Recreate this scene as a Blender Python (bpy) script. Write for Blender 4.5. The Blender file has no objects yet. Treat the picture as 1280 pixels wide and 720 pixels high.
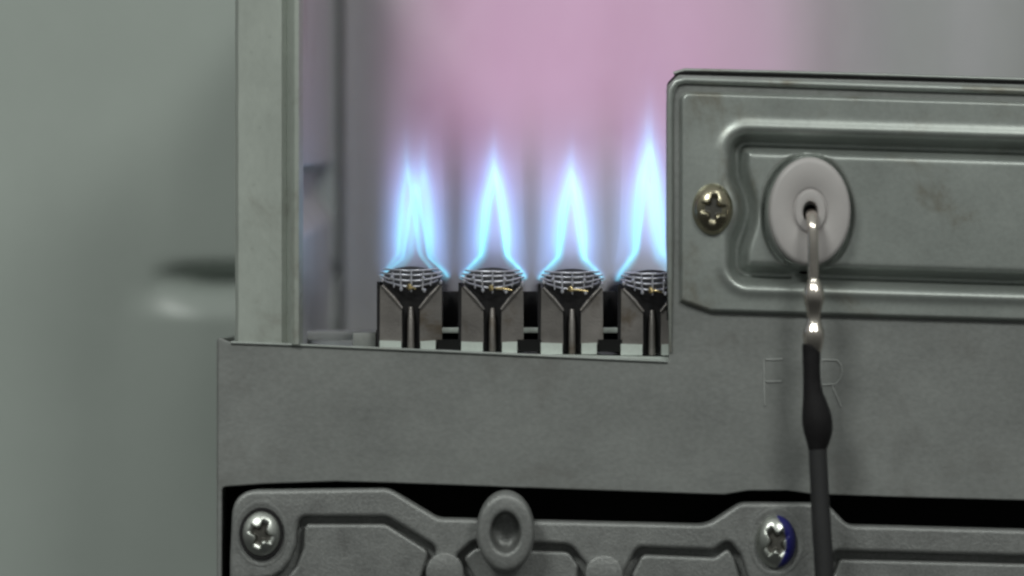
import bpy, bmesh, math, random
from mathutils import Vector, noise

random.seed(4)
scene = bpy.context.scene
COL = scene.collection

# ------------------------------------------------------------------ camera
S = 0.0002           # metres per photograph pixel in the plane of the front panel (Y = 0)
D = 0.90             # camera distance from that plane
cam_data = bpy.data.cameras.new("camera")
cam = bpy.data.objects.new("camera", cam_data)
COL.objects.link(cam)
cam.location = (0, -D, 0)
cam.rotation_euler = (math.radians(90), 0, 0)
cam_data.sensor_width = 36.0
cam_data.lens = 36.0 * D / (1280 * S)
cam_data.clip_start = 0.01
cam_data.clip_end = 20
cam_data.dof.use_dof = True
cam_data.dof.focus_distance = D + 0.012
cam_data.dof.aperture_fstop = 4.9
scene.camera = cam

# ------------------------------------------------------------------ room light
world = bpy.data.worlds.new("World")
scene.world = world
world.use_nodes = True
bg = world.node_tree.nodes["Background"]
# an ordinary room: pale ceiling, dark floor
wt = world.node_tree
geo = wt.nodes.new('ShaderNodeTexCoord')
sep = wt.nodes.new('ShaderNodeSeparateXYZ')
wt.links.new(geo.outputs['Generated'], sep.inputs[0])
mr = wt.nodes.new('ShaderNodeMapRange')
mr.interpolation_type = 'SMOOTHSTEP'
for q, v in zip(mr.inputs[1:5], (-0.5, 0.9, 0.035, 0.34)):
    q.default_value = v
wt.links.new(sep.outputs[2], mr.inputs[0])
bg.inputs["Color"].default_value = (0.95, 1.0, 0.96, 1)
wt.links.new(mr.outputs[0], bg.inputs["Strength"])


def area_light(name, loc, target, size_x, size_y, power, color):
    d = bpy.data.lights.new(name, 'AREA')
    d.shape = 'RECTANGLE'
    d.size, d.size_y = size_x, size_y
    d.energy = power
    d.color = color
    o = bpy.data.objects.new(name, d)
    COL.objects.link(o)
    o.location = loc
    o.rotation_euler = (Vector(target) - Vector(loc)).to_track_quat('-Z', 'Y').to_euler()
    return o


area_light("room_lamp_left", (-1.15, -1.95, 1.75), (-0.04, 0, 0), 0.70, 0.42, 26.5, (0.96, 1.0, 0.95))
area_light("room_lamp_right", (0.98, -2.00, 1.55), (0.05, 0, 0), 0.62, 0.42, 16.5, (0.97, 1.0, 0.95))

scene.view_settings.view_transform = 'Standard'
scene.view_settings.look = 'None'
scene.view_settings.exposure = 0.12
scene.view_settings.gamma = 1.0
scene.view_settings.use_curve_mapping = False
scene.render.film_transparent = False
scene.cycles.use_denoising = True
scene.cycles.use_adaptive_sampling = True
scene.cycles.adaptive_threshold = 0.03
scene.cycles.volume_step_rate = 1.6
scene.cycles.volume_max_steps = 64
scene.cycles.max_bounces = 6
scene.cycles.volume_bounces = 0
scene.cycles.transparent_max_bounces = 32
scene.cycles.pixel_filter_type = 'BLACKMAN_HARRIS'
scene.cycles.filter_width = 2.5


# ------------------------------------------------------------------ helpers
def W(px, py, Y=0.0):
    """photograph pixel + depth behind the front panel -> world point"""
    k = S * (D + Y) / D
    return Vector(((px - 640) * k, Y, (360 - py) * k))


def link(o, parent=None):
    COL.objects.link(o)
    if parent is not None:
        o.parent = parent
    return o


def thing(name, loc, label, cat, group=None):
    o = bpy.data.objects.new(name, None)
    o.empty_display_size = 0.005
    o.location = loc
    link(o)
    o["label"], o["category"] = label, cat
    if group:
        o["group"] = group
    return o


def wloc(o):
    v = Vector((0, 0, 0))
    while o is not None:
        v += o.location
        o = o.parent
    return v


def mesh_obj(name, verts, faces, mat, parent=None, smooth=40, at=None, face_mats=None, extra=()):
    """verts in world coordinates; the object's origin is placed at `at` (default: centre)"""
    verts = [Vector(v) for v in verts]
    if at is None:
        lo = Vector([min(v[i] for v in verts) for i in range(3)])
        hi = Vector([max(v[i] for v in verts) for i in range(3)])
        at = (lo + hi) / 2
    at = Vector(at)
    me = bpy.data.meshes.new(name)
    me.from_pydata([v - at for v in verts], [], faces)
    me.validate()
    bm = bmesh.new()
    bm.from_mesh(me)
    bmesh.ops.remove_doubles(bm, verts=bm.verts, dist=1e-7)
    bmesh.ops.recalc_face_normals(bm, faces=bm.faces)
    bm.to_mesh(me)
    bm.free()
    if smooth:
        me.polygons.foreach_set("use_smooth", [True] * len(me.polygons))
        me.set_sharp_from_angle(angle=math.radians(smooth))
    me.materials.append(mat)
    if face_mats:
        for m2 in extra:
            me.materials.append(m2)
        me.polygons.foreach_set("material_index", [face_mats(p.center + at) for p in me.polygons])
    o = bpy.data.objects.new(name, me)
    link(o, parent)
    o.location = at - (wloc(parent) if parent is not None else Vector((0, 0, 0)))
    return o


def rnd(pts, seg=7):
    """polygon with optional corner radius as third item -> rounded outline"""
    out = []
    n = len(pts)
    for i, p in enumerate(pts):
        r = p[2] if len(p) > 2 else 0
        p0 = Vector(p[:2])
        if r <= 0:
            out.append(p0)
            continue
        a = Vector(pts[i - 1][:2]) - p0
        b = Vector(pts[(i + 1) % n][:2]) - p0
        la, lb = a.length, b.length
        a.normalize(); b.normalize()
        ang = a.angle(b)
        t = min(r / max(math.tan(ang / 2), 1e-3), la * 0.49, lb * 0.49)
        s, e = p0 + a * t, p0 + b * t
        for k in range(seg + 1):
            u = k / seg
            out.append(s * (1 - u) ** 2 + p0 * 2 * u * (1 - u) + e * u * u)
    return out


def ellipse(cx, cy, rx, ry, n=48, a0=0):
    return [Vector((cx + rx * math.cos(a0 + 2 * math.pi * k / n), cy + ry * math.sin(a0 + 2 * math.pi * k / n))) for k in range(n)]


def sheet(name, outer, holes, Y, thick, mat, parent=None, bevel=0.0004, bres=2, smooth=0):
    """flat plate with rounded edges: outlines in photograph pixels at front depth Y"""
    cu = bpy.data.curves.new(name, 'CURVE')
    cu.dimensions = '2D'
    cu.fill_mode = 'BOTH'
    bevel = min(bevel, thick * 0.49)
    cu.extrude = thick / 2 - bevel
    cu.bevel_depth = bevel
    cu.bevel_resolution = bres
    cu.offset = -bevel
    k = S * (D + Y) / D
    for ring in [outer] + list(holes):
        sp = cu.splines.new('POLY')
        sp.points.add(len(ring) - 1)
        for q, p in zip(sp.points, ring):
            q.co = ((p[0] - 640) * k, (360 - p[1]) * k, 0, 1)
        sp.use_cyclic_u = True
    tmp = bpy.data.objects.new(name, cu)
    COL.objects.link(tmp)
    dg = bpy.context.evaluated_depsgraph_get()
    me = bpy.data.meshes.new_from_object(tmp.evaluated_get(dg))
    bpy.data.objects.remove(tmp)
    bpy.data.curves.remove(cu)
    verts = [Vector((v.co.x, Y + thick / 2 - v.co.z, v.co.y)) for v in me.vertices]
    faces = [tuple(p.vertices) for p in me.polygons]
    bpy.data.meshes.remove(me)
    return mesh_obj(name, verts, faces, mat, parent, smooth)


def field(name, x0, x1, y0, y1, step, Y, fn, mat, parent=None, skew=0.0):
    """pressed sheet: grid over photograph pixels, fn(px,py) = metres towards the viewer"""
    nx, ny = max(2, int((x1 - x0) / step)), max(2, int((y1 - y0) / step))
    k = S * (D + Y) / D
    vs, fs = [], []
    for j in range(ny + 1):
        for i in range(nx + 1):
            px, py = x0 + (x1 - x0) * i / nx, y0 + (y1 - y0) * j / ny
            py += (px - x0) * skew
            vs.append(((px - 640) * k, Y - fn(px, py), (360 - py) * k))
    for j in range(ny):
        for i in range(nx):
            a = j * (nx + 1) + i
            fs.append((a, a + nx + 1, a + nx + 2, a + 1))
    return mesh_obj(name, vs, fs, mat, parent, smooth=60)


def tube(name, path, radii, mat, parent=None, n=20, ez=1.0):
    """swept tube: path of world points, a radius each"""
    vs, fs = [], []
    m = len(path)
    up = Vector((0.02, 1, 0.03)).normalized()
    for i, p in enumerate(path):
        t = (path[min(i + 1, m - 1)] - path[max(i - 1, 0)]).normalized()
        a = t.cross(up)
        if a.length < 1e-3:
            a = t.cross(Vector((1, 0, 0)))
        a.normalize()
        b = t.cross(a).normalized()
        for k in range(n):
            g = 2 * math.pi * k / n
            vs.append(p + (a * math.cos(g) + b * math.sin(g)) * radii[i])
    for i in range(m - 1):
        for k in range(n):
            fs.append((i * n + k, i * n + (k + 1) % n, (i + 1) * n + (k + 1) % n, (i + 1) * n + k))
    fs.append(tuple(range(n)))
    fs.append(tuple((m - 1) * n + k for k in range(n)))
    return mesh_obj(name, vs, fs, mat, parent, smooth=50)


def spline(pts, n=8):
    """Catmull-Rom through tuples"""
    out = []
    P = [pts[0]] + list(pts) + [pts[-1]]
    for i in range(1, len(P) - 2):
        for k in range(n):
            u = k / n
            out.append(tuple(0.5 * (2 * b + (c - a) * u + (2 * a - 5 * b + 4 * c - d) * u * u + (3 * b - a - 3 * c + d) * u ** 3)
                             for a, b, c, d in zip(P[i - 1], P[i], P[i + 1], P[i + 2])))
    out.append(tuple(pts[-1]))
    return out


def lathe(name, cx, cy, Y, rx, ry, prof, mat, parent=None, n=56, dimple=None, smooth=45, extra=()):
    """round boss seen end-on; prof = [(radius 0..1, metres towards the viewer)], rx/ry in pixels"""
    vs, fs = [], []
    k = S * (D + Y) / D
    for r, h in prof:
        for q in range(n):
            g = 2 * math.pi * q / n
            hh = h - (dimple(r, g) if dimple else 0)
            vs.append(((cx + rx * r * math.cos(g) - 640) * k, Y - hh, (360 - cy + ry * r * math.sin(g)) * k))
    m = len(prof)
    for i in range(m - 1):
        for q in range(n):
            fs.append((i * n + q, i * n + (q + 1) % n, (i + 1) * n + (q + 1) % n, (i + 1) * n + q))
    if prof[-1][0] < 0.2:
        fs.append(tuple((m - 1) * n + q for q in range(n)))
    fm = None
    if extra:
        def fm(c):
            x, y = (c.x / k + 640 - cx) / rx, (c.z / k - 360 + cy) / ry
            return 1 if dimple(math.hypot(x, y), math.atan2(y, x)) > 0.25 * max(h for _, h in prof) else 0
    return mesh_obj(name, vs, fs, mat, parent, smooth, face_mats=fm, extra=extra)


def box(name, p0, p1, Y0, Y1, mat, parent=None, bevel=0.0003):
    """block whose front face spans pixels p0-p1 at depth Y0 and that runs straight back to Y1"""
    a, b = W(p0[0], p0[1], Y0), W(p1[0], p1[1], Y0)
    bm = bmesh.new()
    bmesh.ops.create_cube(bm, size=1)
    for v in bm.verts:
        v.co = Vector((a.x + (b.x - a.x) * (v.co.x + .5), Y0 + (Y1 - Y0) * (v.co.y + .5), b.z + (a.z - b.z) * (v.co.z + .5)))
    if bevel:
        bmesh.ops.bevel(bm, geom=list(bm.edges), offset=bevel, segments=2, affect='EDGES', profile=0.5)
    bm.verts.index_update()
    vs = [v.co.copy() for v in bm.verts]
    fs = [tuple(v.index for v in f.verts) for f in bm.faces]
    bm.free()
    return mesh_obj(name, vs, fs, mat, parent, smooth=40)


def prism(name, ring, Y0, Y1, mat, parent=None, smooth=30):
    """polygon in pixels at depth Y0 extruded straight back to Y1"""
    n = len(ring)
    f = [W(p[0], p[1], Y0) for p in ring]
    b = [Vector((v.x, Y1, v.z)) for v in f]
    fs = [tuple(range(n)), tuple(range(2 * n - 1, n - 1, -1))]
    fs += [(i, i + n, (i + 1) % n + n, (i + 1) % n) for i in range(n)]
    return mesh_obj(name, f + b, fs, mat, parent, smooth)


def sst(a, b, x):
    t = max(0.0, min(1.0, (x - a) / (b - a)))
    return t * t * (3 - 2 * t)


# ------------------------------------------------------------------ materials
class NT:
    """small expression helper for node trees"""

    def __init__(self, mat):
        mat.use_nodes = True
        self.t = mat.node_tree
        self.n, self.l = self.t.nodes, self.t.links

    def node(self, kind, **kw):
        o = self.n.new(kind)
        for k, v in kw.items():
            setattr(o, k, v)
        return o

    def put(self, sock, v):
        if isinstance(v, bpy.types.NodeSocket):
            self.l.new(v, sock)
        else:
            sock.default_value = v

    def m(self, op, a, b=0.0, c=0.0, clamp=False):
        o = self.node('ShaderNodeMath', operation=op, use_clamp=clamp)
        for s, v in zip(o.inputs, (a, b, c)):
            self.put(s, v)
        return o.outputs[0]

    def step(self, x, a, b, y0=0.0, y1=1.0):
        o = self.node('ShaderNodeMapRange', interpolation_type='SMOOTHSTEP')
        for s, v in zip(o.inputs, (x, a, b, y0, y1)):
            self.put(s, v)
        return o.outputs[0]

    def curve(self, x, pts, lo, hi):
        """piecewise smooth curve; x already 0..1, y mapped from lo..hi"""
        o = self.node('ShaderNodeFloatCurve')
        c = o.mapping.curves[0]
        while len(c.points) < len(pts):
            c.points.new(0.5, 0.5)
        for p, (u, v) in zip(c.points, pts):
            p.location = (u, (v - lo) / (hi - lo))
            p.handle_type = 'AUTO_CLAMPED'
        o.mapping.update()
        self.put(o.inputs['Value'], x)
        return self.m('MULTIPLY_ADD', o.outputs[0], hi - lo, lo)

    def mix(self, f, a, b):
        o = self.node('ShaderNodeMix', data_type='RGBA')
        self.put(o.inputs[0], f)
        self.put(o.inputs[6], a)
        self.put(o.inputs[7], b)
        return o.outputs[2]

    def noise(self, vec, scale, detail=4, rough=0.55, sc=None, dist=0.0):
        if sc:
            mp = self.node('ShaderNodeMapping')
            mp.inputs['Scale'].default_value = sc
            self.l.new(vec, mp.inputs['Vector'])
            vec = mp.outputs[0]
        o = self.node('ShaderNodeTexNoise')
        self.l.new(vec, o.inputs['Vector'])
        o.inputs['Scale'].default_value = scale
        o.inputs['Detail'].default_value = detail
        o.inputs['Roughness'].default_value = rough
        o.inputs['Distortion'].default_value = dist
        return o.outputs[0]


def c4(c):
    return (c[0], c[1], c[2], 1.0)


def metal(name, col, metallic=0.4, rough=0.5, blotch=0.22, blotch_scale=45, stain=None, stain_amt=0.0, streak=(1, 1, 1),
          grain=0.10, bump=0.15, specks=0.0):
    mat = bpy.data.materials.new(name)
    t = NT(mat)
    b = t.n['Principled BSDF']
    tc = t.node('ShaderNodeTexCoord').outputs['Object']
    vm = t.node('ShaderNodeVectorMath', operation='ADD')
    t.l.new(tc, vm.inputs[0])
    t.l.new(t.m('MULTIPLY', t.node('ShaderNodeObjectInfo').outputs['Random'], 9.0), vm.inputs[1])
    co = vm.outputs[0]
    n1 = t.noise(co, blotch_scale, 5, 0.6, streak)
    n2 = t.noise(co, blotch_scale * 22, 2, 0.6, streak)
    n3 = t.noise(co, blotch_scale * 0.3, 1, 0.5)
    v = t.m('ADD', t.m('MULTIPLY', t.m('SUBTRACT', n1, 0.5), blotch * 2), 1.0)
    v = t.m('ADD', v, t.m('MULTIPLY', t.m('SUBTRACT', n2, 0.5), grain * 2))
    v = t.m('ADD', v, t.m('MULTIPLY', t.m('SUBTRACT', n3, 0.5), blotch))
    hsv = t.node('ShaderNodeHueSaturation')
    hsv.inputs['Color'].default_value = c4(col)
    t.put(hsv.inputs['Value'], v)
    c = hsv.outputs[0]
    if stain:
        n4 = t.noise(co, blotch_scale * 0.8, 6, 0.65, None, 0.6)
        c = t.mix(t.m('MULTIPLY', t.step(n4, 0.52, 0.72), stain_amt), c, c4(stain))
    if specks:
        vo = t.node('ShaderNodeTexVoronoi')
        t.l.new(co, vo.inputs['Vector'])
        vo.inputs['Scale'].default_value = 260
        sp = t.step(vo.outputs['Distance'], 0.05, 0.16, 1.0, 0.0)
        c = t.mix(t.m('MULTIPLY', sp, specks), c, (0.02, 0.017, 0.015, 1))
    t.put(b.inputs['Base Color'], c)
    b.inputs['Metallic'].default_value = metallic
    t.put(b.inputs['Roughness'], t.m('ADD', t.m('MULTIPLY', t.m('SUBTRACT', n1, 0.5), 0.25), rough))
    if bump:
        bp = t.node('ShaderNodeBump')
        bp.inputs['Strength'].default_value = bump
        bp.inputs['Distance'].default_value = 0.0010
        t.put(bp.inputs['Height'], t.m('ADD', t.m('MULTIPLY', n1, 0.6), t.m('MULTIPLY', n2, 0.25)))
        t.l.new(bp.outputs[0], b.inputs['Normal'])
    return mat


M = {}
M['cabinet'] = metal('painted_cabinet_steel', (0.39, 0.43, 0.40), 0.0, 0.34, 0.07, 22, grain=0.03, bump=0.05)
M['post'] = metal('galvanised_post_steel', (0.38, 0.41, 0.375), 0.25, 0.5, 0.26, 40, (0.12, 0.095, 0.07), 0.55, streak=(1, 1, .45), specks=0.10)
M['chamber'] = metal('chamber_steel', (0.42, 0.425, 0.425), 0.35, 0.42, 0.10, 22, stain=(0.27, 0.25, 0.24), stain_amt=0.5, grain=0.05, bump=0.08, streak=(1, 1, .3))
M['panel'] = metal('zinc_front_panel', (0.222, 0.230, 0.222), 0.25, 0.50, 0.30, 45, (0.14, 0.135, 0.125), 0.45, streak=(0.7, 1, 1), grain=0.20, bump=0.16)
M['plate'] = metal('zinc_cover_plate', (0.36, 0.385, 0.365), 0.6, 0.38, 0.20, 40, (0.19, 0.16, 0.11), 0.7, grain=0.14, bump=0.10)
M['cast'] = metal('die_cast_aluminium', (0.235, 0.24, 0.234), 0.45, 0.45, 0.30, 80, (0.13, 0.13, 0.128), 0.5, grain=0.36, bump=0.5)
M['burner'] = metal('heat_tinted_burner_steel', (0.20, 0.185, 0.175), 0.5, 0.40, 0.60, 90, (0.10, 0.075, 0.05), 0.8, bump=0.3)
M['dark_steel'] = metal('near_black_steel', (0.022, 0.021, 0.022), 0.1, 0.7, 0.25, 60)  # near-black tone for spacer, throats, burner edge and the ring round a screw
M['letter'] = metal('stamped_letter_steel', (0.34, 0.35, 0.34), 0.25, 0.5, 0.5, 90)  # lighter grey than the panel sheet
M['recess'] = metal('dark_screw_recess', (0.10, 0.096, 0.085), 0.7, 0.5, 0.4, 300)  # darker metal inside the cross recess
M['deck'] = metal('burner_port_deck', (0.04, 0.04, 0.045), 0.2, 0.6, 0.3, 70)
M['wire'] = metal('bright_wire', (0.70, 0.70, 0.76), 0.8, 0.33, 0.7, 260, bump=0)
M['gold'] = metal('straw_tinted_steel', (0.70, 0.55, 0.28), 0.9, 0.25, 0.2, 120, bump=0)
M['tab'] = metal('bright_tray_steel', (0.55, 0.60, 0.56), 0.2, 0.45, 0.15, 60)
M['black'] = metal('recess_shade_black', (0.010, 0.010, 0.010), 0.0, 0.8, 0.1, 40, bump=0)  # black stands for the shade in slots, gaps and the bore
M['screw'] = metal('nickel_screw', (0.62, 0.64, 0.60), 1.0, 0.36, 0.15, 150, grain=0.05, bump=0.1)
M['brass'] = metal('dull_brass_screw', (0.42, 0.385, 0.28), 1.0, 0.22, 0.15, 150, grain=0.05, bump=0.1)
M['ceramic'] = metal('unglazed_ceramic', (0.45, 0.425, 0.42), 0.0, 0.42, 0.10, 80, grain=0.03, bump=0.03)
M['rod'] = metal('plated_terminal', (0.70, 0.64, 0.58), 1.0, 0.15, 0.2, 120, bump=0.1)
M['rubber'] = metal('black_sleeving', (0.014, 0.013, 0.014), 0.0, 0.5, 0.3, 160, bump=0.7)
M['cable'] = metal('black_cable', (0.020, 0.020, 0.021), 0.0, 0.5, 0.2, 60, bump=0.05)

# nickel screw with a dab of blue threadlocker paint along one side
mp = metal('nickel_screw_blue_mark', (0.55, 0.57, 0.53), 1.0, 0.3, 0.15, 150, grain=0.05, bump=0.1)
t = NT(mp)
b = t.n['Principled BSDF']
co = t.node('ShaderNodeTexCoord').outputs['Object']
sx = t.node('ShaderNodeSeparateXYZ')
t.l.new(co, sx.inputs[0])
edge = t.m('ADD', sx.outputs[0], t.m('MULTIPLY', t.m('SUBTRACT', t.noise(co, 400, 3), 0.5), 0.0012))
edge = t.m('ADD', edge, t.m('MULTIPLY', t.m('POWER', t.m('ABSOLUTE', sx.outputs[2]), 2.0), 55.0))
mask = t.step(edge, 0.0019, 0.0026)
old = b.inputs['Base Color'].links[0].from_socket
t.put(b.inputs['Base Color'], t.mix(mask, old, (0.012, 0.012, 0.13, 1)))
t.put(b.inputs['Metallic'], t.m('SUBTRACT', 1.0, mask))
M['screw_blue'] = mp
for k in ('black', 'dark_steel', 'rubber'):
    M[k].node_tree.nodes['Principled BSDF'].inputs['Specular IOR Level'].default_value = 0.12


# ------------------------------------------------------------------ setting: cabinet wall behind everything
def louvre(px, py):
    # a pressed vent: a pocket above and a lip bulging forward below it, running off behind the post
    pocket = math.exp(-abs((py - 347) / 13.0) ** 2.2) * sst(180, 275, px)
    lip = sst(354, 402, py) * (1 - sst(402, 720, py)) * sst(140, 262, px)
    sag = 0.002 * math.sin(px * 0.008 + 1.0)
    return -0.0095 * pocket + 0.0042 * lip + sag


YW = 0.16
wall = field('wall_left', -160, 420, -160, 880, 4, YW, louvre, M['cabinet'])
wall['kind'] = 'structure'
wall['label'] = 'smooth grey green painted cabinet wall with a pressed vent lip'

# ------------------------------------------------------------------ combustion chamber
YB = 0.172
cham = thing('combustion_chamber', W(560, 440, 0.09), 'open steel combustion chamber with corner post around the lit burners', 'chamber')


def rear(px, py):
    x = px
    groove = -0.010 * sst(405, 412, x) * (1 - sst(421, 429, x))
    wav = 0.0010 * math.sin(px * 0.021) + 0.0008 * math.sin(px * 0.05 + 2)
    return groove + wav


field('rear_panel', 398, 1520, -200, 470, 4, YB, rear, M['chamber'], cham)


def side_pt(u, py, dx=0.0):
    """point on the inner side wall: u = 0 at the post, 1 at the rear panel; py measured at the post"""
    a = W(377, py, 0.004)
    return Vector((a.x - dx, 0.004 + u * (YB - 0.004), a.z))


# inner side wall with a slanted pressed pocket
vs, fs = [], []
NU, NV = 40, 150
for j in range(NV + 1):
    py = -190 + 640 * j / NV
    for i in range(NU + 1):
        u = i / NU
        top = 214 - 34 * u
        bot = 262 - 40 * u
        pk = sst(top - 6, top + 6, py) * (1 - sst(bot - 8, bot + 40, py)) * (1 - 0.25 * u)
        vs.append(side_pt(u, py, 0.006 * pk))
for j in range(NV):
    for i in range(NU):
        a = j * (NU + 1) + i
        fs.append((a, a + 1, a + NU + 2, a + NU + 1))
mesh_obj('side_panel', vs, fs, M['chamber'], cham, smooth=60)

# corner post: folded sheet with a crease and a rolled front edge
prof = [(293.5, 0.060), (292.5, 0.004), (294, 0.0015), (298, 0.0), (352, 0.0), (355.5, 0.0012), (358, 0.0020), (361, 0.0012), (364, -0.0004),
        (369, -0.0016), (374, -0.0014), (377.5, 0.0006), (378, 0.004)]
vs, fs = [], []
rows = 60
for j in range(rows + 1):
    py = -200 + (429 + 200) * j / rows
    for (x, y) in prof:
        w = 0.8 * noise.noise(Vector((x * 0.02, py * 0.03, 1.3)))
        p = W(x + 0.5 * w, py + (x - 293) * 0.02 * (j == rows), 0.0)
        vs.append(Vector((p.x, y + 0.00008 * w, p.z)))
n = len(prof)
for j in range(rows):
    for i in range(n - 1):
        fs.append((j * n + i, j * n + i + 1, (j + 1) * n + i + 1, (j + 1) * n + i))
mesh_obj('corner_post', vs, fs, M['post'], cham, smooth=50)

# tray floor below the burners and its upstand pieces
a0, a1 = W(372, 436, 0.004), W(1500, 470, 0.004)
vs = [(a0.x, 0.003, W(0, 436).z), (a1.x, 0.003, W(0, 462).z), (a1.x, YB + 0.004, W(0, 462).z), (a0.x, YB + 0.004, W(0, 436).z)]
mesh_obj('tray_floor', vs + [(v[0], v[1], v[2] - 0.001) for v in vs],
         [(0, 1, 2, 3), (4, 5, 6, 7), (0, 1, 5, 4), (1, 2, 6, 5), (2, 3, 7, 6), (3, 0, 4, 7)], M['tab'], cham)
box('tray_rail', (384, 414), (470, 425), 0.030, 0.050, M['chamber'], cham)
box('tray_bracket', (441, 416), (470, 437), 0.010, 0.020, M['panel'], cham)
# dark spacer and cross bar seen between the burners
box('spacer_sheet', (474, 364), (900, 436), 0.022, 0.024, M['dark_steel'], cham)
for cx in (564, 664.5, 765.5):
    box('cross_bar', (cx - 12, 409.5), (cx + 12, 416.5), 0.010, 0.0205, M['tab'], cham)
    box('tray_slot_shade', (cx - 18, 424.5), (cx + 12, 440), 0.0056, 0.0150, M['black'], cham, bevel=0)  # solid black block, coloured as the shade of an open slot

# ------------------------------------------------------------------ front panel
panel = thing('front_panel', W(560, 610), 'dark grey zinc front sheet below and right of the flames, stamped with faint letters', 'panel')
outer = rnd([(272.5, 421, 3), (288, 427.5, 4), (360, 430), (600, 440.5), (836, 451.5, 3), (833, 108, 10), (848, 93.5, 8), (1120, 101), (1520, 113), (1520, 632),
             (1120, 621.5), (1016, 618, 8), (985, 613.5, 20), (935, 613.5, 20), (905, 618.5, 20), (700, 611.5, 20), (480, 603.5, 20), (420, 602, 20), (330, 605, 20), (277.5, 609, 6), (276.5, 900), (270.8, 900)])
opening = rnd([(897, 150, 12), (1500, 170), (1500, 385), (897, 366, 12)])      # cut-out behind the cover plate
sheet('sheet', outer, [opening], 0.0, 0.0012, M['panel'], panel, bevel=0.0004)
# rolled lip along the ledge
lip = [W(x, y, -0.0002) for x, y in ((289, 428.2), (360, 430.8), (480, 436), (600, 441.3), (720, 446.8), (834, 452))]
tube('ledge_lip', lip, [0.00040] * 6, M['plate'], panel, n=10)
# return flange down the side and the hem along the top of the raised part
f0, f1 = W(272.2, 421, 0.0012), W(272.2, 900, 0.0012)
box('side_flange', (270.9, 424), (275, 900), 0.0014, 0.05, M['panel'], panel, bevel=0)
hem = [W(x, y, 0.0052) for x, y in ((842, 92), (856, 87.6), (960, 90), (1120, 94.5), (1520, 107))]
tube('top_hem', hem, [0.0005] * 5, M['plate'], panel, n=10)
sheet('rear_gap_shade', rnd([(833.5, 400), (833.5, 104, 12), (848, 89.5, 10), (1120, 96), (1520, 108), (1520, 400)]), [], 0.0045, 0.001, M['black'], panel, 0.0002)  # black sheet painted as the shade in the gap behind the panel
# vertical rounded return of the raised part
edge = [W(x, y, -0.0004) for x, y in ((838, 440), (837, 300), (837, 130), (838.5, 113), (845, 103), (856, 100), (960, 103.5), (1120, 109), (1520, 121))]
tube('raised_bead', edge, [0.0003] + [0.0009] * 8, M['plate'], panel, n=14)


def stroke(name, pts):
    p = [W(x, y, -0.00005) for x, y in pts]
    return tube(name, p, [0.00028] * len(p), M['letter'], None, n=6)


def letter(name, strokes):
    # one stamped letter as a single mesh of raised strokes
    vs, fs = [], []
    for s in strokes:
        o = stroke('tmp', s)
        me = o.data
        k = len(vs)
        vs += [v.co + o.location for v in me.vertices]
        fs += [tuple(i + k for i in p.vertices) for p in me.polygons]
        bpy.data.objects.remove(o)
        bpy.data.meshes.remove(me)
    return mesh_obj(name, vs, fs, M['letter'], panel)


letter('stamped_letter_f', [[(956, 507), (955.5, 480), (955, 448.5)], [(957, 449.5), (968, 449.5), (978, 449)], [(957, 477), (968, 477), (977, 477)]])
letter('stamped_letter_r', [[(1027, 508), (1026.5, 480), (1026, 450)], [(1027, 450), (1036, 450), (1046, 450.5), (1051, 456), (1052.5, 464), (1050, 474), (1044, 480.5), (1034, 481), (1027, 481)],
                            [(1040, 482), (1045, 494), (1051, 508)]])

# black backing added as the shade behind the slot between panel and casting
void = box('slot_shade_backing', (278, 600), (1520, 900), 0.020, 0.060, M['black'])
void['label'] = 'black backing standing for the shade in the slot above the casting'
void['category'] = 'backing'

# ------------------------------------------------------------------ electrode cover plate
cover = thing('cover_plate', W(1010, 400, -0.002), 'pressed zinc plate with grooved square holding the white ceramic electrode', 'plate')


def sd_rrect(px, py, x0, x1, y0, y1, r):
    cx, cy = (x0 + x1) / 2, (y0 + y1) / 2
    qx, qy = abs(px - cx) - (x1 - x0) / 2 + r, abs(py - cy) - (y1 - y0) / 2 + r
    return math.hypot(max(qx, 0), max(qy, 0)) + min(max(qx, qy), 0) - r


def slope(px):
    return (px - 912) * 0.030


def cover_h(px, py):
    q = py - slope(px)
    d_edge = sd_rrect(px, q, 850, 1700, 116, 391, 12)
    d_edge = max(d_edge, ((q - 384) - (px - 866) * 0.32) * 0.95 if px < 900 else d_edge)
    # the groove runs round a raised pad and swerves past the screw
    d = sd_rrect(px, q, 921, 1620, 176, 344, 15)
    ds = 45 - math.hypot(px - 888, (q - 262) / 1.05)
    h = max(d, ds)
    k = 14.0
    if abs(d - ds) < k:
        h += (k - abs(d - ds)) ** 2 / (4 * k)
    groove = math.exp(-(abs(h + 2) / 9.0) ** 2.6)
    e = math.hypot((px - 1009) / 54.5, (py - 267) / 72)
    seat = math.exp(-((e - 1.0) / 0.05) ** 2)
    base = 0.0008 - 0.0032 * sst(-4, 4, d_edge)
    lipb = 0.0007 * math.exp(-((h - 18) / 7) ** 2)
    return base - 0.0058 * groove - 0.0022 * seat + lipb


field('plate', 845.5, 1522, 109, 399, 1.5, -0.0012, cover_h, M['plate'], cover, skew=0.030)

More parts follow.
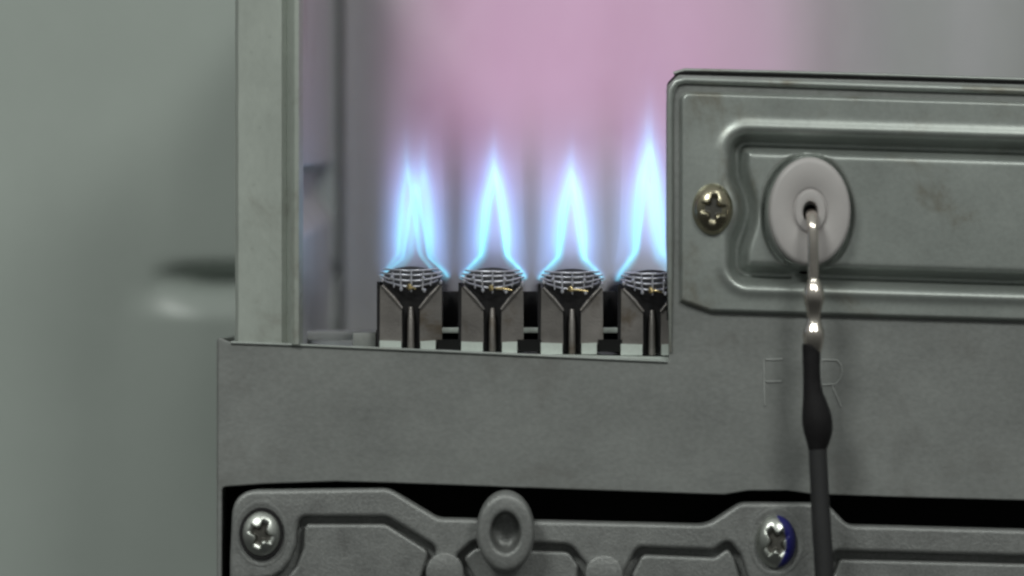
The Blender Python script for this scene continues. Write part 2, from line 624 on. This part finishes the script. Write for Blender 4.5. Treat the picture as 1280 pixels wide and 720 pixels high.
# ------------------------------------------------------------------ screws
def screw(cx, cy, Y, rx, ry, height, mat, rot, label, shadow_ring=None, deep=0.50):
    root = thing('screw', W(cx, cy, Y), label, 'screw', 'cross head screws on the burner front')

    def cross(r, g):
        x, y = r * math.cos(g + rot), r * math.sin(g + rot)
        arm = min(max(abs(x) / 0.70, abs(y) / 0.20), max(abs(y) / 0.70, abs(x) / 0.20))
        web = (math.hypot(x, y)) / 0.36
        d = min(arm, web)
        top = height * (1 - r ** 2.4) ** 0.62
        return max(0.0, top - height * deep) * (1 - sst(0.5, 1.12, d))
    pr = [(0.94, -0.0012), (0.99, -0.0004), (1.0, 0.0)]
    N = 60
    for i in range(1, N + 1):
        r = 1 - i / N
        pr.append((max(r, 0.012), height * (1 - r ** 2.4) ** 0.62))
    lathe('head', cx, cy, Y, rx, ry, pr, mat, root, n=96, dimple=cross, extra=(M['recess'],))
    if shadow_ring:
        lathe('shadow_ring', cx, cy, Y, rx * shadow_ring, ry * shadow_ring, [(1.0, -0.001), (1.0, 0.0003), (0.97, 0.0006), (0.86, 0.0006), (0.84, 0.0)], M['dark_steel'], root)  # near-black ring, the shadow round the screw put into its colour
    return root


screw(891, 261.5, -0.0022, 25.5, 32.5, 0.0036, M['brass'], 0.12, 'dull brass round head screw on the cover plate beside the ceramic disc', deep=0.66)
screw(327, 667, -0.0018, 24.5, 29, 0.0030, M['screw'], 0.42, 'shiny nickel screw in the casting corner at lower left', shadow_ring=1.12)
screw(970, 677, -0.0018, 25, 33, 0.0030, M['screw_blue'], 0.9, 'nickel screw with a blue paint mark on the casting beside the black cable')

# ------------------------------------------------------------------ ignition electrode
el = thing('ignition_electrode', W(1012, 265, -0.003), 'white ceramic electrode with bent metal terminal and black sleeved cable', 'electrode')
cer = lathe('ceramic_insulator', 1011, 265, -0.0026, 51, 68,
            [(0.98, -0.002), (1.0, 0.0), (1.0, 0.0030), (0.985, 0.0038), (0.95, 0.0044), (0.90, 0.0046), (0.46, 0.0046), (0.44, 0.0044), (0.42, 0.0041),
             (0.40, 0.0041), (0.38, 0.0046), (0.36, 0.0050), (0.25, 0.0052), (0.20, 0.0050), (0.18, 0.0040), (0.17, 0.0), (0.16, -0.004), (0.05, -0.004)],
            M['ceramic'], el)
lathe('bore', 1013, 267, -0.0026, 8.4, 11, [(1.0, -0.003), (1.0, 0.0005), (0.1, 0.0005)], M['black'], cer)  # black disc, the dark inside the hole put into its colour
rod = spline([(1013, 266, 0.0), (1013.5, 267, -0.0055), (1014.5, 270, -0.0095), (1015.5, 280, -0.0120), (1016, 300, -0.0128), (1016.5, 330, -0.0130), (1017, 352, -0.0130)], 8)
rp = [W(x, y, Y) for x, y, Y in rod]
tube('terminal_wire', rp, [0.0014] * len(rp), M['rod'], el)
fer = spline([(1017, 342, 0.0013), (1017, 349, 0.0014), (1017.1, 357, 0.0021), (1017.3, 366, 0.0026), (1017.4, 375, 0.0026), (1017.4, 385, 0.0021), (1017.4, 393, 0.0018), (1017.4, 400, 0.0018), (1017.2, 408, 0.0022),
              (1017, 416, 0.0027), (1016.8, 427, 0.0026), (1016.5, 438, 0.0021), (1016, 444, 0.0016)], 4)
tube('crimp_ferrule', [W(x, y, -0.013) for x, y, r in fer], [r * 0.98 for x, y, r in fer], M['rod'], el)
slv = spline([(1014.5, 429.5, 0.0019), (1014.5, 431, 0.0023), (1014.3, 445, 0.00225), (1014.8, 470, 0.0022), (1016, 490, 0.00245), (1018.5, 505, 0.0031), (1021, 522, 0.0037), (1022.5, 538, 0.0036), (1022.5, 550, 0.0030),
              (1022, 560, 0.0024), (1022.5, 566, 0.0019)], 5)
tube('heat_shrink_sleeve', [W(x, y, -0.013) for x, y, r in slv], [r for x, y, r in slv], M['rubber'], el)
cab = spline([(1022, 548, 0.0023), (1022.5, 570, 0.0023), (1024.5, 610, 0.0023), (1027, 660, 0.0024), (1029.5, 700, 0.0024), (1032, 760, 0.0024), (1036, 900, 0.0024)], 5)
tube('cable', [W(x, y, -0.013) for x, y, r in cab], [r for x, y, r in cab], M['cable'], el)

# ------------------------------------------------------------------ die-cast gas manifold
cast = thing('manifold_casting', W(640, 715, 0.002), 'ribbed grey die cast manifold with round boss below the front sheet', 'casting')
ro = rnd([(286, 900), (287, 700), (291, 613, 34), (486, 610.5, 34), (548, 648, 30), (884, 656, 40), (926, 628.5, 24), (1034, 629, 14), (1060, 656.5, 22), (1520, 669), (1520, 900)])
boss_arc = [(325 + 47 * math.cos(a), 668 + 57 * math.sin(a)) for a in [math.radians(g) for g in (-6, 15, 35, 55, 72, 88, 102)]]
h1 = [Vector(p) for p in boss_arc] + [Vector((300, 760)), Vector((330, 800)), Vector((530, 800))] + rnd([(520, 780), (536, 722), (546, 684, 12), (484, 646, 26), (374, 646, 12), (372, 668)])[1:-1]
h23 = rnd([(592, 676, 18), (714, 681, 22), (733, 706, 8), (726, 800), (590, 800), (583, 722, 6), (569, 696, 10)])
h4 = rnd([(796, 684, 14), (892, 688, 14), (911, 674, 14), (926, 694, 14), (940, 738, 20), (950, 800), (778, 800), (781, 716, 8)])
h5 = rnd([(1043, 689, 8), (1490, 701), (1490, 820), (1005, 820), (1000, 745, 20), (1034, 712, 16)])
sheet('rib_frame', ro, [h1, h23, h4, h5], -0.0012, 0.0070, M['cast'], cast, bevel=0.0011, bres=5, smooth=0)
prism('web_floor', rnd([(290, 900), (291, 690), (297, 622, 25), (484, 618, 26), (545, 655, 20), (884, 664, 30), (926, 637, 20), (1034, 637, 12), (1060, 664, 20), (1520, 676), (1520, 900)])[::-1],
      0.0036, 0.0076, M['cast'], cast)
# the webs stand almost as high as the ribs, parted from them by a narrow deep channel
pad_arc = [Vector((325 + 56 * math.cos(a), 668 + 68 * math.sin(a))) for a in [math.radians(g) for g in (-8, 15, 35, 55, 72, 88)]]
webs = [pad_arc + [Vector((335, 800)), Vector((520, 800))] + rnd([(512, 780), (527, 722, 5), (536, 689, 10), (482, 655, 24), (383, 655, 10), (381, 662)])[1:-1],
        rnd([(594, 685, 10), (711, 690, 14), (723, 707, 6), (716, 800), (599, 800), (592, 722, 6), (579, 697, 8)]),
        rnd([(803, 693, 10), (894, 697, 12), (910, 685, 8), (918, 698, 10), (931, 742, 16), (940, 800), (788, 800), (790, 718, 6)]),
        rnd([(1050, 699, 8), (1480, 710), (1480, 820), (1014, 820), (1010, 748, 16), (1043, 718, 12)])]
for h in webs:
    sheet('web', h, [], -0.0004, 0.005, M['cast'], cast, bevel=0.0009, bres=4)
# screw boss rims
for (cx, cy, rx, ry) in ((326.5, 667.5, 34, 42), (970, 677.5, 35, 44)):
    lathe('screw_boss', cx, cy, -0.0013, rx, ry, [(1.0, -0.0006), (0.98, 0.0), (0.94, 0.00006), (0.88, 0.00002), (0.82, -0.00008), (0.3, -0.0001)], M['cast'], cast)
lathe('round_boss', 632, 663, -0.0013, 36.5, 50,
      [(1.0, -0.004), (1.0, 0.0050), (0.975, 0.0062), (0.93, 0.0069), (0.86, 0.0072), (0.76, 0.0072), (0.64, 0.0073), (0.56, 0.0073), (0.52, 0.0070), (0.495, 0.0062), (0.48, 0.0040), (0.465, 0.0020),
       (0.40, 0.0010), (0.28, 0.0005), (0.14, 0.0004), (0.04, 0.0004)], M['cast'], cast)
for (cx, cy, rx, ry) in ((556, 716, 24, 26), (755, 717, 24, 24)):
    lathe('ejector_pad', cx, cy, -0.0013, rx, ry, [(1.0, -0.002), (0.99, 0.0002), (0.95, 0.0007), (0.90, 0.0008), (0.1, 0.0009)], M['cast'], cast)

# ------------------------------------------------------------------ burners
BURN = [(513.5, 0.0), (615.5, 1.0), (715.0, 2.0), (815.0, 3.0)]
B_LABEL = ['blade burner nearest the corner post, under the forked flame', 'blade burner second from the corner post, under a narrow pointed flame',
           'blade burner third from the corner post, under a flame with a side plume', 'blade burner beside the cover plate, partly hidden, under the tallest flame']
F_LABEL = ['forked blue flame with two ridges nearest the corner post', 'narrow pointed blue flame, second from the corner post',
           'pointed blue flame with pale plume at its side, third from the corner post', 'tallest pale blue flame, partly hidden by the cover plate']
YB0 = 0.0060


def make_burner(i, cx):
    o = 1.4 * i
    r = thing('burner', W(cx, 437 + o, YB0), B_LABEL[i], 'burner', 'blade burners in a row')
    dx = lambda x: cx + x
    L = 0.135
    # flared side plates left and right of the throat, each a bent sheet
    for s in (-1, 1):
        ring = [(dx(s * 38.5), 357 + o), (dx(s * 33), 358 + o), (dx(s * 11.5), 385 + o), (dx(s * 11), 428 + o), (dx(s * 39), 428 + o)]
        if s > 0:
            ring.reverse()
        prism('side_plate', ring, YB0, YB0 + L, M['burner'], r)
        # bright folded flange along the slanted edge
        tube('flare_edge', [W(dx(s * 36), 357 + o, YB0), W(dx(s * 22), 371.5 + o, YB0 - 0.0003), W(dx(s * 11), 385.5 + o, YB0 - 0.0002)], [0.0004, 0.0005, 0.0004], M['burner'], r, n=10)
        f = [(dx(s * 12), 426.5 + o), (dx(s * (39 if s < 0 else 31)), 425.5 + o), (dx(s * (39 if s < 0 else 31)), 440 + o), (dx(s * 12), 440 + o)]
        if s > 0:
            f.reverse()
        prism('foot_tab', f, YB0 - 0.0012, YB0 + 0.004, M['tab'], r)
    prism('dark_edge', [(dx(-42.5), 352 + o), (dx(-39.2), 352 + o), (dx(-39.2), 438 + o), (dx(-42.5), 438 + o)], YB0, YB0 + L, M['dark_steel'], r)
    # throat: a dark funnel with a bright neck strip down its middle
    th = [(dx(-33), 356 + o), (dx(33), 356 + o), (dx(11.3), 385 + o), (dx(11), 438 + o), (dx(-11), 438 + o), (dx(-11.3), 385 + o)]
    prism('throat', th[::-1], YB0 + 0.0035, YB0 + L, M['dark_steel'], r)
    tube('neck_strip', [W(dx(0), 384 + o, YB0 + 0.0030), W(dx(0), 400 + o, YB0 + 0.0022), W(dx(0), 440 + o, YB0 + 0.0020)], [0.0006, 0.00085, 0.0009], M['burner'], r, n=12)
    # domed port deck
    deck = []
    half = spline([(37, 351), (35, 345.5), (29, 340), (21, 336), (12, 334), (5, 333.2), (0, 333)], 4)
    deck = [(dx(w), y + o) for w, y in half] + [(dx(-w), y + o) for w, y in reversed(half[:-1])]
    prism('port_deck', deck + [(dx(-33), 357 + o), (dx(33), 357 + o)], YB0 + 0.0045, YB0 + L, M['deck'], r, smooth=60)
    # basket of wires across the mouth
    for (y, hw, sag) in ((337.5, 34, 1.6), (342.5, 38, 3.4), (348.5, 39.5, 5.6), (355.0, 34, 8.0)):
        pts, n = [], 14
        for k in range(n + 1):
            u = -1 + 2 * k / n
            pts.append(W(dx(u * hw), y + o + sag * (1 - u * u) - 1.0 * sag * 0.6 + random.uniform(-.35, .35), YB0 - 0.0008 + 0.004 * u * u))
        tube('grid_wire', pts, [0.00023] * (n + 1), M['wire'], r, n=8)
    for q, u in enumerate((-34, -23, -13, 0.5, 15.5, 27, 35)):
        b = 338 + 0.004 * u * u
        e = 365 - 0.011 * u * u
        j = random.uniform(-1, 1)
        pts = [W(dx(u + j * 0.4 - u * 0.02 * k), b + (e - b) * k / 4 + o, YB0 - 0.0016 + 0.000004 * u * u * 0.9) for k in range(5)]
        tube('rib_wire', pts, [0.00018, 0.00018, 0.00026, 0.00018, 0.00022], M['wire'], r, n=8)
    for (u, y) in ((-35.5, 350), (37.5, 353), (-24, 347), (15.5, 348), (-12, 361.5), (17, 363)):
        c = W(dx(u), y + o, YB0 - 0.0017)
        tube('weld_bead', [c + Vector((0, 0, 0.0005)), c + Vector((0, -0.0003, 0.0002)), c + Vector((0, -0.0003, -0.0002)), c + Vector((0, 0, -0.0005))],
             [0.00012, 0.00042, 0.00042, 0.00012], M['wire'], r, n=10)
    # straw-tinted clip in the middle of the basket
    tube('clip', [W(dx(-3), 356 + o, YB0 - 0.002), W(dx(-2), 357.5 + o, YB0 - 0.0027), W(dx(-1), 359.5 + o, YB0 - 0.0027), W(dx(0), 361 + o, YB0 - 0.002)], [0.0003, 0.0007, 0.0007, 0.0003], M['gold'], r, n=10)
    ax0, ax1 = ((0, 6), (4, 25), (-6, 20), (2, 12))[i]
    tube('clip_arm', [W(dx(ax0), 359 + o, YB0 - 0.0024), W(dx((ax0 + ax1) / 2), 359.5 + o, YB0 - 0.0024), W(dx(ax1), 361.5 + o, YB0 - 0.0020)], [0.00034, 0.0003, 0.00022], M['gold'], r, n=8)
    return r


for i, (cx, _) in enumerate(BURN):
    make_burner(i, cx)


# ------------------------------------------------------------------ flames (emitting gas, shaped volumes)
def flame_tongue_material():
    mat = bpy.data.materials.new('burning_gas_cone')
    t = NT(mat)
    for q in list(t.n):
        t.n.remove(q)
    out = t.node('ShaderNodeOutputMaterial')
    co = t.node('ShaderNodeTexCoord').outputs['Object']
    sp = t.node('ShaderNodeSeparateXYZ')
    t.l.new(co, sp.inputs[0])
    x, y, z = sp.outputs
    wob = t.m('MULTIPLY', t.m('SUBTRACT', t.noise(co, 0.03, 0, 0.5, (1, 0.6, 0.8)), 0.5), t.m('MULTIPLY', z, 0.05))
    x = t.m('ADD', x, wob)
    zn = t.m('DIVIDE', z, 210.0, clamp=True)
    q = lambda v: v / 210.0
    w = t.curve(zn, [(0, 40), (q(6), 37), (q(14), 30), (q(22), 21.5), (q(30), 15.5), (q(45), 13.0), (q(70), 9.0), (q(95), 5.0), (q(117), 0.5), (q(140), -3.5), (q(165), -8), (1, -18)], -24, 40)
    th = t.curve(zn, [(0, 5.5), (q(20), 6.5), (q(35), 9), (q(60), 12), (q(113), 12.5), (q(150), 14), (1, 13)], 0, 16)
    I = t.curve(zn, [(0, .5), (q(6), .8), (q(30), .9), (q(60), 1), (q(105), 1), (q(135), .66), (q(160), .28), (q(185), .06), (1, 0)], 0, 1)
    ax = t.m('ABSOLUTE', x)
    d = t.m('SUBTRACT', ax, w)
    dd = t.m('DIVIDE', t.m('MAXIMUM', d, 0.0), th)
    fall = t.m('EXPONENT', t.m('MULTIPLY', t.m('POWER', dd, 1.6), -1.0))
    rise = t.step(d, -2.0, 0.8)
    thin = t.m('EXPONENT', t.m('MULTIPLY', t.m('POWER', t.m('DIVIDE', t.m('MAXIMUM', d, 0.0), 3.2), 2.0), -1.0))
    fall = t.m('ADD', t.m('MULTIPLY', fall, 0.72), t.m('MULTIPLY', thin, 0.42))
    sheet_e = t.m('MULTIPLY', t.m('MULTIPLY', fall, rise), I)
    streak = t.m('ADD', t.m('MULTIPLY', t.noise(co, 0.17, 1, 0.5, (1, 0.3, 0.06)), 2.2), -0.1)
    sheet_e = t.m('MULTIPLY', sheet_e, streak)
    inner = t.m('MULTIPLY', t.step(d, -3.0, 0.0, 1.0, 0.0), t.curve(zn, [(0, 0.0), (q(18), 0.03), (q(40), .35), (q(80), .65), (q(120), .35), (1, 0)], 0, 1))
    col = t.mix(t.step(dd, 0.2, 1.5), (0.15, 0.76, 1.0, 1), (0.24, 0.45, 1.0, 1))
    col = t.mix(t.step(z, 90.0, 190.0), col, (0.27, 0.52, 1.0, 1))
    em1 = t.node('ShaderNodeEmission')
    t.put(em1.inputs[0], col)
    t.put(em1.inputs[1], t.m('MULTIPLY', sheet_e, 21.0))
    em2 = t.node('ShaderNodeEmission')
    em2.inputs[0].default_value = (0.40, 0.52, 1.0, 1)
    t.put(em2.inputs[1], t.m('MULTIPLY', inner, 12.0))
    add = t.node('ShaderNodeAddShader')
    t.l.new(em1.outputs[0], add.inputs[0])
    t.l.new(em2.outputs[0], add.inputs[1])
    t.l.new(add.outputs[0], out.inputs['Volume'])
    # the outermost layer of the gas glows very faintly too
    tr = t.node('ShaderNodeBsdfTransparent')
    es = t.node('ShaderNodeEmission')
    es.inputs[0].default_value = (0.3, 0.4, 1, 1)
    es.inputs[1].default_value = 0.0006
    ad2 = t.node('ShaderNodeAddShader')
    t.l.new(tr.outputs[0], ad2.inputs[0])
    t.l.new(es.outputs[0], ad2.inputs[1])
    t.l.new(ad2.outputs[0], out.inputs['Surface'])
    return mat


def flame_mantle_material():
    mat = bpy.data.materials.new('burning_gas_mantle')
    t = NT(mat)
    for q in list(t.n):
        t.n.remove(q)
    out = t.node('ShaderNodeOutputMaterial')
    co = t.node('ShaderNodeTexCoord').outputs['Object']
    sp = t.node('ShaderNodeSeparateXYZ')
    t.l.new(co, sp.inputs[0])
    x, y, z = sp.outputs
    zn = t.m('DIVIDE', z, 300.0, clamp=True)
    q = lambda v: v / 300.0
    I = t.curve(zn, [(0, 0.05), (q(12), .8), (q(35), 1), (q(95), .92), (q(135), .6), (q(175), .24), (q(215), .07), (1, 0)], 0, 1)
    sg = t.curve(zn, [(0, 40), (q(40), 41), (q(120), 40), (q(200), 41), (1, 42)], 0, 60)
    g = t.m('DIVIDE', t.m('ABSOLUTE', x), sg)
    g = t.m('EXPONENT', t.m('MULTIPLY', t.m('POWER', g, 4.5), -1.0))
    # unburnt gas in the middle stays dark
    hw = t.curve(zn, [(0, 38), (q(16), 32), (q(32), 18), (q(70), 9), (q(113), 0), (q(160), -12), (1, -40)], -40, 38)
    g = t.m('MULTIPLY', g, t.step(t.m('SUBTRACT', t.m('ABSOLUTE', x), hw), -5.0, 11.0, 0.08, 1.0))
    streak = t.m('ADD', t.m('MULTIPLY', t.noise(co, 0.05, 1, 0.5, (1, 0.3, 0.15)), 0.8), 0.6)
    e = t.m('MULTIPLY', t.m('MULTIPLY', g, I), streak)
    col = t.mix(t.step(z, 50.0, 220.0), (0.32, 0.50, 1.0, 1), (0.68, 0.45, 0.98, 1))
    em = t.node('ShaderNodeEmission')
    t.put(em.inputs[0], col)
    t.put(em.inputs[1], t.m('MULTIPLY', e, 5.2))
    t.l.new(em.outputs[0], out.inputs['Volume'])
    return mat


M['cone'] = flame_tongue_material()
M['mantle'] = flame_mantle_material()


def extruded_profile(prof, half_len):
    """closed mesh: half widths by height, run along depth; local pixel units"""
    vs, fs = [], []
    ring = [(w, z) for w, z in prof] + [(-w, z) for w, z in reversed(prof)]
    n = len(ring)
    for yy in (-half_len, half_len):
        vs += [Vector((x, yy, z)) for x, z in ring]
    fs = [tuple(range(n)), tuple(range(2 * n - 1, n - 1, -1))]
    fs += [(k, k + n, (k + 1) % n + n, (k + 1) % n) for k in range(n)]
    return vs, fs


cone_prof = [(44, 0), (47, 10), (45, 22), (44, 36), (44, 60), (41, 90), (36, 120), (34, 150), (26, 180), (12, 208)]
mant_prof = [(46, 2), (54, 20), (60, 60), (62, 130), (64, 200), (64, 260), (56, 298)]


def local_mesh(name, prof, half, mat):
    vs, fs = extruded_profile(prof, half)
    me = bpy.data.meshes.new(name)
    me.from_pydata(vs, [], fs)
    bm = bmesh.new(); bm.from_mesh(me)
    bmesh.ops.recalc_face_normals(bm, faces=bm.faces)
    bm.to_mesh(me); bm.free()
    me.materials.append(mat)
    return me


CONE = local_mesh('flame_cone', cone_prof, 75, M['cone'])
MANT = local_mesh('flame_mantle', mant_prof, 300, M['mantle'])

# per flame: tongues (dx px, depth, width scale, height scale, lean in degrees)
TONGUES = [
    [(4, 0.024, 1.0, 0.92, -0.5), (-8, 0.050, 0.84, 1.14, -1.2), (2, 0.085, 0.85, 1.16, 1.6)],
    [(1, 0.024, 1.0, 1.10, 0.0), (1, 0.060, 0.98, 1.12, 0.4), (1, 0.095, 0.92, 1.1, 0.0)],
    [(0, 0.024, 1.0, 1.06, 0.3), (3, 0.060, 0.95, 1.06, 0.6), (6, 0.095, 0.92, 1.02, 0.3)],
    [(0, 0.024, 1.0, 1.40, 0.0), (6, 0.060, 0.95, 1.36, 0.8), (10, 0.095, 0.9, 1.2, -2.0)],
]
for i, (cx, _) in enumerate(BURN):
    o = 1.4 * i
    base = W(cx, 347 + o, 0.02)
    f = thing('flame', base, F_LABEL[i], 'flame', 'flames on the burners')
    for (dx, Y, sw, sh, lean) in TONGUES[i]:
        p = W(cx, 347 + o, 0.004) + Vector((dx * S, Y - 0.004, 0))
        c = bpy.data.objects.new('flame_cone', CONE)
        link(c, f)
        c.location = p - base
        c.scale = (S * sw, S, S * sh)
        c.rotation_euler = (0, math.radians(lean), 0)
    p = W(cx, 347 + o, 0.004) + Vector((0, 0.062, 0))
    c = bpy.data.objects.new('flame_mantle', MANT)
    link(c, f)
    c.location = p - base
    c.scale = (S, S, S * (1.12 if i == 3 else 1.0))

# ------------------------------------------------------------------ glowing exhaust gas above the burners
mat = bpy.data.materials.new('glowing_exhaust_gas')
t = NT(mat)
for q in list(t.n):
    t.n.remove(q)
out = t.node('ShaderNodeOutputMaterial')
co = t.node('ShaderNodeTexCoord').outputs['Object']
sp = t.node('ShaderNodeSeparateXYZ')
t.l.new(co, sp.inputs[0])
x, y, z = sp.outputs      # metres, origin at photograph pixel (640, 360)
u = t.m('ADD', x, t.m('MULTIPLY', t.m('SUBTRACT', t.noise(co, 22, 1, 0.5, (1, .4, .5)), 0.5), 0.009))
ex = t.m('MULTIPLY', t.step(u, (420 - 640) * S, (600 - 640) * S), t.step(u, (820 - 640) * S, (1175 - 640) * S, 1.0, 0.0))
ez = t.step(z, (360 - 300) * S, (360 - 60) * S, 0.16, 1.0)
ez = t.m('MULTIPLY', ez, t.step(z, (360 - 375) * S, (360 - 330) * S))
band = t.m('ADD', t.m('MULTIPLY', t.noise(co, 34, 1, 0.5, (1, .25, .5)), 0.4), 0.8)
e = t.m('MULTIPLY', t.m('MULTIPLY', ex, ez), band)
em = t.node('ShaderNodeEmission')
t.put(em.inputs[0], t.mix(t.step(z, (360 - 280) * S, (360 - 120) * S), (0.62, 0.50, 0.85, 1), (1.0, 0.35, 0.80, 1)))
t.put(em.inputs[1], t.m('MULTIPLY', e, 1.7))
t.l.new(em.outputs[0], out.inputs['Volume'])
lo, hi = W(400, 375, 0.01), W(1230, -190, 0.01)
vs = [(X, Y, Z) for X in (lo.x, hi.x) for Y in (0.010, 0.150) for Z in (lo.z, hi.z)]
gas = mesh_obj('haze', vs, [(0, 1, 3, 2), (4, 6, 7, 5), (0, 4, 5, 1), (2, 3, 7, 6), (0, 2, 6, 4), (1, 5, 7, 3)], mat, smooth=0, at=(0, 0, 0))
gas['kind'] = 'stuff'
gas['label'] = 'faint pink glow of hot gas above the flames'
gas['category'] = 'hot gas'
